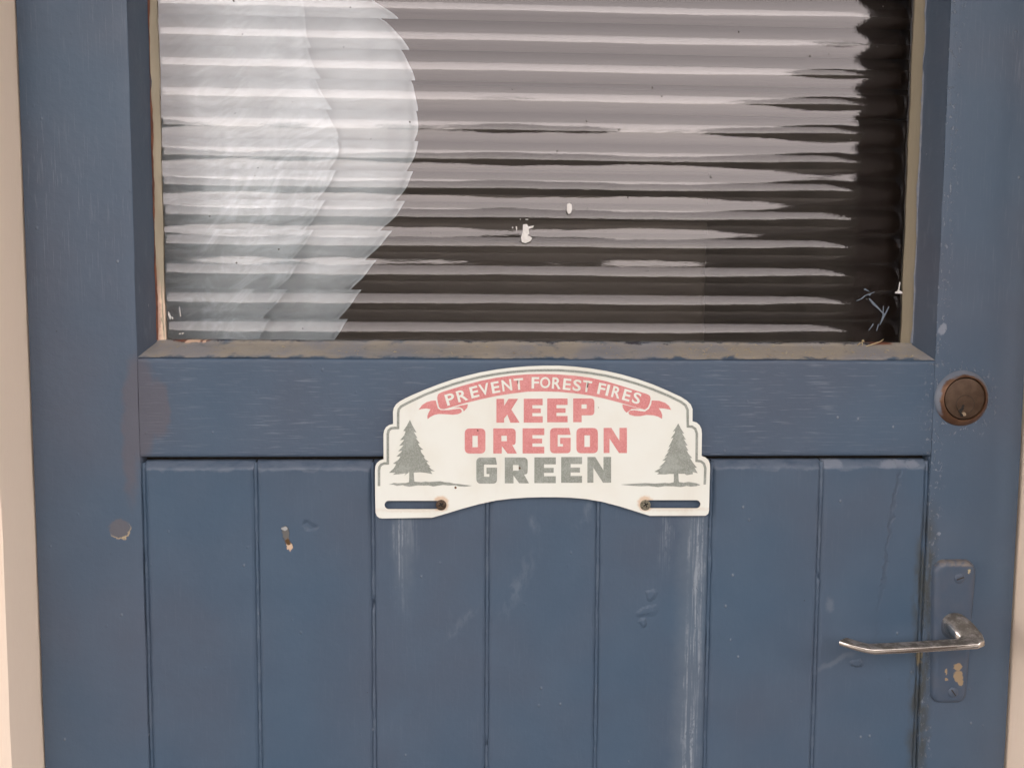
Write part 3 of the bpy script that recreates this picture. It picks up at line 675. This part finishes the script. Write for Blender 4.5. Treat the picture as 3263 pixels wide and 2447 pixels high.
def slot_screw(x, z, y, r, mat, parent, ang, deep=M['seam'], cross=False):
    bm = bmesh.new(); seg = 28; rings = []
    for rr_, dy in ((r, .001), (r, -.0003), (r*.9, -.0007), (r*.6, -.0011), (r*.2, -.00125)):
        rings.append([bm.verts.new((x+rr_*math.cos(6.2832*i/seg), y+dy, z+rr_*math.sin(6.2832*i/seg))) for i in range(seg)])
    for a, c in zip(rings[:-1], rings[1:]):
        for i in range(seg): bm.faces.new((a[i], a[(i+1) % seg], c[(i+1) % seg], c[i]))
    bm.faces.new(rings[-1])
    s = finish('screw', bm, mat, parent, smooth=True, angle=50)
    return s
def slot(x, z, y, L, wd, ang, parent, mat, name='screw_slot'):
    ca, sa = math.cos(ang), math.sin(ang)
    pts = [(x+a*ca-c*sa, z+a*sa+c*ca) for a, c in ((-L, -wd), (L, -wd), (L, wd), (-L, wd))]
    return shape(name, [pts], y, .0004, mat, parent)
for sx, sz, an in ((.3682, -.1585, .35), (.3672, -.2550, 2.2)):
    slot_screw(sx, sz, -.0052, .0044, M['backplate'], plate, an)
    slot(sx, sz, -.00655, .0031, .00045, an, plate, M['seam'])
# lever: neck out of the plate, corner, flat bar running left, tip curving back to the door
def sup(c, u, v, a, b_, n=3.2, k=28):
    s = []
    for i in range(k):
        t = 2*math.pi*i/k; cs, sn = math.cos(t), math.sin(t)
        s.append(Vector(c) + u*(a*math.copysign(abs(cs)**(2/n), cs)) + v*(b_*math.copysign(abs(sn)**(2/n), sn)))
    return s
bm = bmesh.new(); ZV = Vector((0, 0, 1)); secs = []
def sec(x, y, z, ang, hw, hz_, n=3.2):       # ang: heading in plan, 0 = towards viewer, 90 = to the left
    a = math.radians(ang); u = Vector((math.cos(a), -math.sin(a)*-1*-1, 0))
    h = Vector((-math.sin(a), -math.cos(a), 0)); u = h.cross(ZV)
    secs.append(sup((x, y, z), u, ZV, hw, hz_, n))
sec(.3655, -.0030, -.1965, 0, .0110, .0112, 2.3)
sec(.3655, -.0090, -.1965, 0, .0108, .0108, 2.3)
sec(.3655, -.0150, -.1970, 0, .0105, .0094, 2.6)
sec(.3653, -.0205, -.1980, 3, .0101, .0074, 3)
sec(.3650, -.0255, -.1990, 12, .0096, .0052, 3.6)
sec(.3640, -.0300, -.1998, 38, .0088, .0035, 4.5)
sec(.3600, -.0328, -.2003, 66, .0074, .0027, 5)
sec(.3530, -.0337, -.2006, 88, .0066, .0025, 5)
for i in range(1, 9):
    t = i/8; sec(.3530-.0720*t, -.0337-.0006*math.sin(t*3.14), -.2006-.0031*t, 90, .0066-.0003*t, .0025, 5)
for i in range(1, 7):
    t = i/6; sec(.2810-.0170*t, -.0337+.0120*t**1.8, -.2037+.0016*t, 90+56*t, .0063, .0025-.0002*t, 5)
secs = [[p + Vector((.0022*min(1, max(0, -p.y-.008)/.02), 0, -.0022)) for p in q] for q in secs]
loft(bm, secs); lever = finish('lever', bm, M['chrome'], plate, smooth=True, angle=70)
lever['label'] = 'chrome lever grip with dull grimy top'

# ------------------------------------------------------------------ plastic bag behind the glass
bag = empty('plastic_bag', (-.22, .06, .03)); tag(bag, 'crumpled translucent white plastic bag hanging behind the ribbed glass', 'plastic bag')
def film(name, edge, y0, bulge, seed, xl=-.33, nx=60, nz=110, zlo=-.02, zhi=.36, mat=None):
    ks = sorted(edge, key=lambda p: p[1]); bm = bmesh.new()
    def xr(z):
        if z <= ks[0][1]: a, c = ks[0], ks[1]
        elif z >= ks[-1][1]: a, c = ks[-2], ks[-1]
        else:
            for a, c in zip(ks[:-1], ks[1:]):
                if a[1] <= z <= c[1]: break
        t = (z-a[1])/(c[1]-a[1]); t = max(0, min(1, t)); 
        return a[0]+(c[0]-a[0])*t
    def xs_(z): return sum(xr(z+d*.006) for d in (-2, -1, 0, 1, 2))/5
    for side in (1, -1):
        g = []
        for i in range(nx+1):
            u = i/nx; c = []
            for j in range(nz+1):
                z = zlo+(zhi-zlo)*j/nz; e = xs_(z) + .0015*noise.noise((z*30, seed, 2)); x = xl+(e-xl)*u
                fold = noise.noise((x*9+z*5, z*4-x*3, seed))*.009 + noise.noise((x*26-z*14, z*8+x*9, seed+3))*.0025
                b_ = bulge*math.sqrt(max(0, 1-u**4))
                c.append(bm.verts.new((x, y0 - side*b_*.6 + side*fold*min(1, (1-u)*6), z)))
            g.append(c)
        for i in range(nx):
            for j in range(nz): bm.faces.new((g[i][j], g[i+1][j], g[i+1][j+1], g[i][j+1]))
    bmesh.ops.remove_doubles(bm, verts=bm.verts, dist=1e-5)
    me = bpy.data.meshes.new(name); bm.to_mesh(me); bm.free()
    for p in me.polygons: p.use_smooth = True
    return link(name, me, M[mat or 'bag'], bag)
YB = .108
film('outer_film', [P(*a, YB) for a in ((1150, -60), (1195, 0), (1265, 90), (1305, 200), (1325, 300), (1332, 400), (1325, 490), (1295, 610), (1240, 730), (1175, 850), (1120, 960), (1072, 1080), (1050, 1150))], YB, .016, 1.7)
film('inner_fold', [P(*a, YB-.012) for a in ((960, -60), (985, 150), (1010, 250), (1050, 360), (1092, 470), (1060, 560), (1010, 690), (950, 830), (880, 970), (830, 1080), (800, 1150))], YB-.014, .010, 6.2, mat='bag2')

# ------------------------------------------------------------------ the sign
SY = -.0040
sign = empty('metal_sign', (.026, SY, -.10)); tag(sign, 'cream stepped metal sign reading KEEP OREGON GREEN screwed to the door', 'sign')
A = lambda pts, Y=SY: crop(pts, 1180, 1150, 3.19, Y)
B = lambda pts, Y=SY: crop(pts, 1680, 1150, 3.19, Y)
outl = A([(628, 1592), (400, 1595), (120, 1600), (90, 1594), (66, 1575), (53, 1540), (50, 1400), (48, 1250), (47, 1110), (52, 1070), (68, 1035), (98, 1010), (135, 998), (134, 870), (134, 745), (141, 705), (160, 672), (192, 650), (232, 640), (230, 520), (238, 478), (262, 440), (300, 410), (360, 378), (430, 345), (560, 290), (700, 236), (840, 188), (980, 150), (1120, 116), (1280, 88), (1440, 68), (1600, 55)]) + \
       B([(165, 48), (320, 48), (480, 58), (640, 76), (800, 102), (960, 138), (1120, 184), (1280, 240), (1430, 304), (1560, 364), (1620, 402), (1662, 442), (1681, 490), (1680, 612), (1722, 625), (1752, 652), (1771, 692), (1776, 740), (1773, 965), (1812, 980), (1841, 1005), (1856, 1042), (1858, 1090), (1848, 1520), (1840, 1553), (1812, 1572), (1245, 1573), (1100, 1527), (940, 1477), (760, 1430), (600, 1403), (440, 1389), (300, 1384), (150, 1384), (0, 1388)]) + \
       A([(1440, 1398), (1280, 1417), (1100, 1456), (940, 1499), (780, 1548)])
def slotl(x0, x1, y0, y1, n=10):
    r = (y1-y0)/2; cy_ = (y0+y1)/2; pts = []
    for i in range(n+1): a = math.pi/2+math.pi*i/n; pts.append((x0+r+r*math.cos(a), cy_-r*math.sin(a)))
    for i in range(n+1): a = -math.pi/2+math.pi*i/n; pts.append((x1-r+r*math.cos(a), cy_-r*math.sin(a)))
    return pts
plateo = shape('plate', [outl, A(slotl(145, 745, 1420, 1504)), B(slotl(1170, 1760, 1414, 1495))], SY, .0011, M['enamel'], sign)
plateo.data.materials.append(M['plate_edge'])
for p in plateo.data.polygons:
    if abs(p.normal.y) < .5: p.material_index = 1
IY, IT = SY-.00022, .0003
def thick_line(pts, wd):
    L, R = [], []
    for i, p in enumerate(pts):
        p0 = Vector(pts[max(i-1, 0)]); p1 = Vector(pts[min(i+1, len(pts)-1)]); c = Vector(p)
        d1 = (c-p0).normalized() if i > 0 else (p1-c).normalized(); d2 = (p1-c).normalized() if i < len(pts)-1 else d1
        n = Vector((-(d1.y+d2.y), d1.x+d2.x)).normalized(); cs = max(.6, n.dot(Vector((-d1.y, d1.x))))
        L.append(tuple(c+n*wd/cs)); R.append(tuple(c-n*wd/cs))
    return L+R[::-1]
bl = A([(88, 1270), (88, 1110), (94, 1076), (112, 1052), (140, 1041), (178, 1040), (178, 900), (178, 740), (186, 706), (208, 686), (240, 680), (282, 680), (283, 530), (290, 490), (312, 464), (360, 437), (430, 402), (560, 341), (700, 287), (840, 238), (980, 198), (1120, 163), (1280, 134), (1440, 113), (1600, 100)]) + \
     B([(165, 95), (320, 95), (480, 106), (640, 124), (800, 150), (960, 187), (1120, 234), (1280, 290), (1430, 352), (1560, 414), (1608, 450), (1630, 500), (1632, 664), (1676, 668), (1708, 690), (1724, 738), (1721, 1014), (1766, 1020), (1796, 1044), (1810, 1090), (1804, 1255)])
shape('border_line', [thick_line(bl, .00098)], IY, IT, M['grey'], sign)
# ribbon
rib = A([(715, 487), (697, 465), (685, 410), (680, 370), (690, 338), (720, 320), (840, 282), (980, 240), (1120, 203), (1280, 171), (1440, 149), (1600, 136)]) + B([(165, 133), (320, 138), (480, 150), (640, 171), (800, 206), (960, 254), (1100, 299), (1215, 336), (1243, 352), (1254, 380), (1244, 430), (1225, 472), (1195, 495), (1100, 470), (960, 428), (800, 386), (640, 351), (480, 328), (320, 314), (165, 309), (0, 312)]) + A([(1440, 331), (1280, 356), (1120, 390), (980, 424), (840, 464), (750, 490)])
rb = shape('ribbon', [rib], IY, IT, M['pink'], sign)
def ribp(pts): shape('ribbon_tail', [pts], IY, IT, M['pink'], rb)
ribp(A([(490, 497), (525, 450), (570, 420), (620, 405), (665, 402), (676, 445), (688, 482), (716, 499), (800, 499), (880, 487), (915, 485), (931, 505), (925, 525), (890, 540), (840, 546), (770, 541), (700, 538), (650, 548), (610, 568), (582, 592), (580, 560), (593, 525), (612, 490), (570, 482), (520, 488)]))
ribp(A([(850, 474), (920, 453), (992, 440), (985, 475), (950, 512), (940, 486), (905, 470)]))
ribp(B([(1462, 497), (1440, 455), (1400, 425), (1340, 405), (1265, 402), (1260, 440), (1238, 487), (1195, 515), (1150, 510), (1090, 500), (1045, 505), (1027, 525), (1040, 545), (1090, 560), (1150, 560), (1210, 548), (1280, 552), (1330, 565), (1370, 588), (1372, 550), (1360, 515), (1335, 480), (1385, 482), (1430, 490)]))
ribp(B([(968, 440), (1050, 461), (1148, 488), (1060, 488), (1010, 525), (985, 500), (970, 470)]))
# big letters
def rnd(pts, asp=1.0):
    out = []; n = len(pts)
    for i, p in enumerate(pts):
        if len(p) == 2: out.append(p); continue
        c = Vector(p[:2]); r = p[2]; a = Vector(pts[i-1][:2]); d = Vector(pts[(i+1) % n][:2])
        s = lambda v: Vector((v.x*asp, v.y))
        da = (a-c); dd = (d-c); ra = r/max(1e-6, s(da).length); rd = r/max(1e-6, s(dd).length)
        q0 = c+da*min(.5, ra); q1 = c+dd*min(.5, rd)
        for k in range(6):
            t = k/5; out.append(tuple(q0*(1-t)**2+c*2*t*(1-t)+q1*t*t))
    return out
GL = {
 'E': [[(0, 0), (1, 0), (1, .27), (.45, .27), (.45, .41), (.90, .41), (.90, .60), (.45, .60), (.45, .735), (1, .735), (1, 1), (0, 1)]],
 'P': [[(0, 0), (1, 0, .16), (1, .71, .16), (.40, .71), (.40, 1), (0, 1)], [(.39, .25), (.64, .25), (.64, .43), (.39, .43)]],
 'K': [[(0, 0), (.33, 0), (.33, .30), (.52, 0), (.93, 0), (.64, .45), (1, 1), (.60, 1), (.47, .66), (.33, .83), (.33, 1), (0, 1)]],
 'O': [[(0, 0, .2), (1, 0, .2), (1, 1, .2), (0, 1, .2)], [(.37, .29), (.63, .29), (.63, .75), (.37, .75)]],
 'R': [[(0, 0), (.95, 0, .18), (.95, .64, .16), (.80, .66), (1, 1), (.60, 1), (.36, .70), (.36, 1), (0, 1)], [(.34, .29), (.575, .29), (.575, .51), (.34, .51)]],
 'G': [[(0, 0, .18), (.93, 0), (1, .27), (.37, .27), (.37, .735), (.63, .735), (.63, .63), (.49, .63), (.49, .39), (1, .39), (1, 1, .16), (0, 1, .18)]],
 'N': [[(0, 0), (.33, 0), (.68, .52), (.68, 0), (1, 0), (1, 1), (.66, 1), (.25, .42), (.25, 1), (0, 1)]],
}
def word(name, items, mat):
    for ch, crp, x0, x1, y0, y1 in items:
        asp = (x1-x0)/(y1-y0)
        loops = [crp([(x0+(x1-x0)*u, y0+(y1-y0)*v) for u, v in rnd(l, asp)], SY) for l in GL[ch]]
        shape('letter', loops, IY, IT, mat, sign)
word('keep', [('K', A, 1282, 1518, 385, 627), ('E', A, 1560, 1752, 384, 626), ('E', B, 203, 410, 382, 623), ('P', B, 467, 682, 381, 622)], M['pink'])
word('oregon', [('O', A, 960, 1170, 686, 940), ('R', A, 1250, 1490, 685, 940), ('E', A, 1548, 1768, 684, 939), ('G', B, 232, 441, 681, 937), ('O', B, 500, 718, 681, 937), ('N', B, 777, 1013, 680, 935)], M['pink'])
word('green', [('G', A, 1078, 1288, 981, 1245), ('R', A, 1367, 1612, 980, 1242), ('E', A, 1668, 1885, 979, 1240), ('E', B, 345, 557, 976, 1237), ('N', B, 612, 852, 975, 1236)], M['grey'])
# small arched lettering on the ribbon
def glyph(ch):
    cu = bpy.data.curves.new('glyph', 'FONT'); cu.body = ch; cu.offset = .022; cu.resolution_u = 4
    ob = bpy.data.objects.new('glyph', cu); COL.objects.link(ob)
    dg = bpy.context.evaluated_depsgraph_get(); dg.update()
    me = bpy.data.meshes.new_from_object(ob.evaluated_get(dg)); bpy.data.objects.remove(ob); return me
small = [('P', 0, 812, 388, 92, -17), ('R', 0, 932, 352, 104, -16), ('E', 0, 1057, 315, 84, -14), ('V', 0, 1158, 288, 104, -12), ('E', 0, 1272, 268, 82, -10), ('N', 0, 1388, 247, 100, -8), ('T', 0, 1508, 235, 96, -5),
         ('F', 1, 82, 222, 76, 1), ('O', 1, 182, 220, 104, 2), ('R', 1, 298, 226, 92, 4), ('E', 1, 404, 237, 80, 6), ('S', 1, 506, 248, 84, 8), ('T', 1, 607, 258, 92, 9), ('F', 1, 756, 284, 76, 12), ('I', 1, 818, 297, 28, 13), ('R', 1, 906, 318, 88, 14), ('E', 1, 1012, 348, 78, 16), ('S', 1, 1112, 378, 80, 17)]
GM = {}
for ch, wh, cx_, cy_, wd, an in small:
    if ch not in GM: GM[ch] = glyph(ch)
    me0 = GM[ch]; xsv = [v.co.x for v in me0.vertices]; ysv = [v.co.y for v in me0.vertices]
    xa, xb, ya, yb = min(xsv), max(xsv), min(ysv), max(ysv); a = math.radians(an); ca, sa = math.cos(a), math.sin(a)
    me = me0.copy(); hgt = 116.0
    for v in me.vertices:
        u = ((v.co.x-xa)/(xb-xa)-.5)*wd; t = -((v.co.y-ya)/(yb-ya)-.5)*hgt
        q = (cx_+u*ca-t*sa, cy_+u*sa+t*ca); x_, z_ = (B if wh else A)([q])[0]
        v.co = (x_, IY-.00018, z_)
    link('small_letter', me, M['enamel'], rb)
# pine trees
def tree(pts, gnd):
    shape('pine_emblem', [pts], IY, IT, M['grey'], sign); shape('ground_line', [gnd], IY-.00006, IT, M['grey'], sign)
tree(A([(403, 598), (425, 650), (470, 728), (441, 720), (480, 784), (462, 782), (503, 838), (482, 836), (502, 870), (538, 902), (512, 900), (518, 930), (555, 975), (540, 976), (560, 1000), (595, 1025), (570, 1025), (585, 1050), (612, 1072), (595, 1073), (620, 1100), (655, 1120), (612, 1117), (630, 1148), (560, 1135), (500, 1130), (442, 1133), (445, 1200), (450, 1232), (393, 1236), (396, 1180), (396, 1128), (345, 1165), (362, 1140), (290, 1150), (230, 1155), (257, 1135), (190, 1135), (240, 1090), (262, 1048), (230, 1042), (290, 1000), (307, 968), (265, 972), (310, 930), (325, 912), (283, 918), (325, 872), (337, 856), (293, 862), (335, 815), (345, 798), (303, 805), (345, 755), (358, 715), (335, 710), (370, 660)]),
     A([(190, 1255), (215, 1248), (240, 1238), (280, 1243), (320, 1240), (360, 1240), (395, 1230), (450, 1225), (520, 1232), (560, 1224), (600, 1229), (660, 1224), (715, 1222), (760, 1232), (800, 1233), (850, 1245), (900, 1250), (960, 1258), (1032, 1267), (960, 1276), (900, 1272), (870, 1262), (800, 1264), (740, 1258), (700, 1264), (640, 1274), (590, 1262), (540, 1264), (480, 1262), (400, 1276), (350, 1268), (330, 1260), (270, 1268), (235, 1256)]))
tree(B([(1535, 635), (1560, 685), (1595, 740), (1573, 734), (1612, 800), (1590, 795), (1630, 860), (1606, 856), (1638, 912), (1620, 908), (1640, 945), (1676, 985), (1655, 988), (1690, 1040), (1725, 1085), (1701, 1085), (1732, 1140), (1680, 1128), (1686, 1148), (1620, 1160), (1600, 1145), (1535, 1145), (1538, 1200), (1542, 1234), (1488, 1238), (1491, 1200), (1490, 1148), (1450, 1146), (1400, 1152), (1320, 1150), (1342, 1132), (1292, 1125), (1340, 1098), (1368, 1076), (1340, 1080), (1385, 1040), (1408, 1010), (1372, 1014), (1420, 972), (1425, 962), (1395, 980), (1430, 930), (1446, 908), (1422, 925), (1455, 870), (1464, 858), (1435, 880), (1470, 812), (1486, 778), (1460, 786), (1500, 730), (1502, 708), (1480, 720), (1515, 670)]),
     B([(1760, 1258), (1720, 1242), (1690, 1236), (1640, 1228), (1590, 1236), (1545, 1230), (1490, 1233), (1440, 1242), (1400, 1238), (1300, 1246), (1200, 1240), (1100, 1246), (1000, 1252), (950, 1255), (1050, 1265), (1150, 1272), (1230, 1268), (1330, 1280), (1400, 1270), (1480, 1272), (1560, 1280), (1620, 1268), (1660, 1276), (1720, 1270)]))
# screws, rust dots
for crp, x_, y_, mt, nm in ((A, 720, 1463, M['screw'], 'dark rusty screw'), (B, 1200, 1463, M['screw2'], 'grey tarnished screw')):
    sx, sz = crp([(x_, y_)])[0]; s = slot_screw(sx, sz, SY-.0004, .0042, mt, sign, 0); s['label'] = nm
    for an in (.5, .5+math.pi/2): slot(sx, sz+.0006, SY-.00175-an*.00004, .0021, .00045, an, s, M['black'], 'screw_recess')
for crp, x_, y_, r in ((A, 866, 1286, .0009), (A, 1518, 1088, .00085), (B, 724, 473, .0003), (A, 1092, 706, .0006)):
    sx, sz = crp([(x_, y_)])[0]
    shape('rust_spot', [[(sx+r*(1+.25*math.sin(3*k))*math.cos(6.283*k/12), sz+r*(1.1+.2*math.cos(2*k))*math.sin(6.283*k/12)) for k in range(12)]], IY-.0001, .00025, M['plate_edge'], sign)

# ------------------------------------------------------------------ debris on the ledge
def sill(px_, py_, off=0.0): x_, z_ = P(px_, py_, .022); return (x_, .022-off, z_)
t = tube('grass_stalk', [sill(2752, 1109, -.003), sill(2780, 1097, 0), sill(2805, 1089, 0), sill(2822, 1082, -.004)], .00055, M['straw']); tag(t, 'pale dry grass stalk lying across the right end of the dusty ledge', 'grass stalk')
t = tube('grass_stalk', [sill(2640, 1117, -.001), sill(2665, 1112, 0), sill(2700, 1110, 0), sill(2748, 1112, 0)], .0005, M['straw']); tag(t, 'dry straw lying flat along the ledge left of the longer stalk', 'grass stalk')
t = tube('grass_stalk', [sill(2735, 1101, -.002), sill(2740, 1092, .001), sill(2747, 1093, .001), sill(2751, 1103, -.002)], .0004, M['straw']); tag(t, 'tiny bent straw loop standing at the glass foot', 'grass stalk')
bm = bmesh.new(); bmesh.ops.create_icosphere(bm, subdivisions=2, radius=.0011)
for v in bm.verts: v.co += Vector((.0003*noise.noise(v.co*900), .0002*noise.noise(v.co*700), .0002*noise.noise(v.co*800)))
bmesh.ops.translate(bm, verts=bm.verts, vec=Vector(sill(2748, 1086, .001))); o = finish('seed', bm, M['straw'], None, True, 180); tag(o, 'pale round seed caught above the straw loop', 'seed')
bm = bmesh.new()
for i in range(150):
    x_ = random.gauss(.21, .05) if random.random() < .6 else random.uniform(-.27, .33); t_ = random.random()
    z_ = WZ + .0012 + t_*.0100; y_ = .0020+t_*.0225; r = random.uniform(.0002, .0006)
    c0 = Vector((x_, y_-.0002, z_+.0002)); d = Vector((random.gauss(0, 1), random.gauss(0, .4), random.gauss(0, .4))).normalized()*r*random.uniform(1, 4); n_ = Vector((0, -.7, .7))*r
    s_ = d.cross(n_).normalized()*r*.5
    q = [bm.verts.new(c0+p) for p in (-d, s_, d, -s_)]; tp_ = bm.verts.new(c0+n_)
    for a in range(4): bm.faces.new((q[a], q[(a+1) % 4], tp_))
o = finish('ledge_crumbs', bm, M['straw'], None); tag(o, 'fine straw crumbs and dust scattered on the window ledge', 'crumbs', kind='stuff')
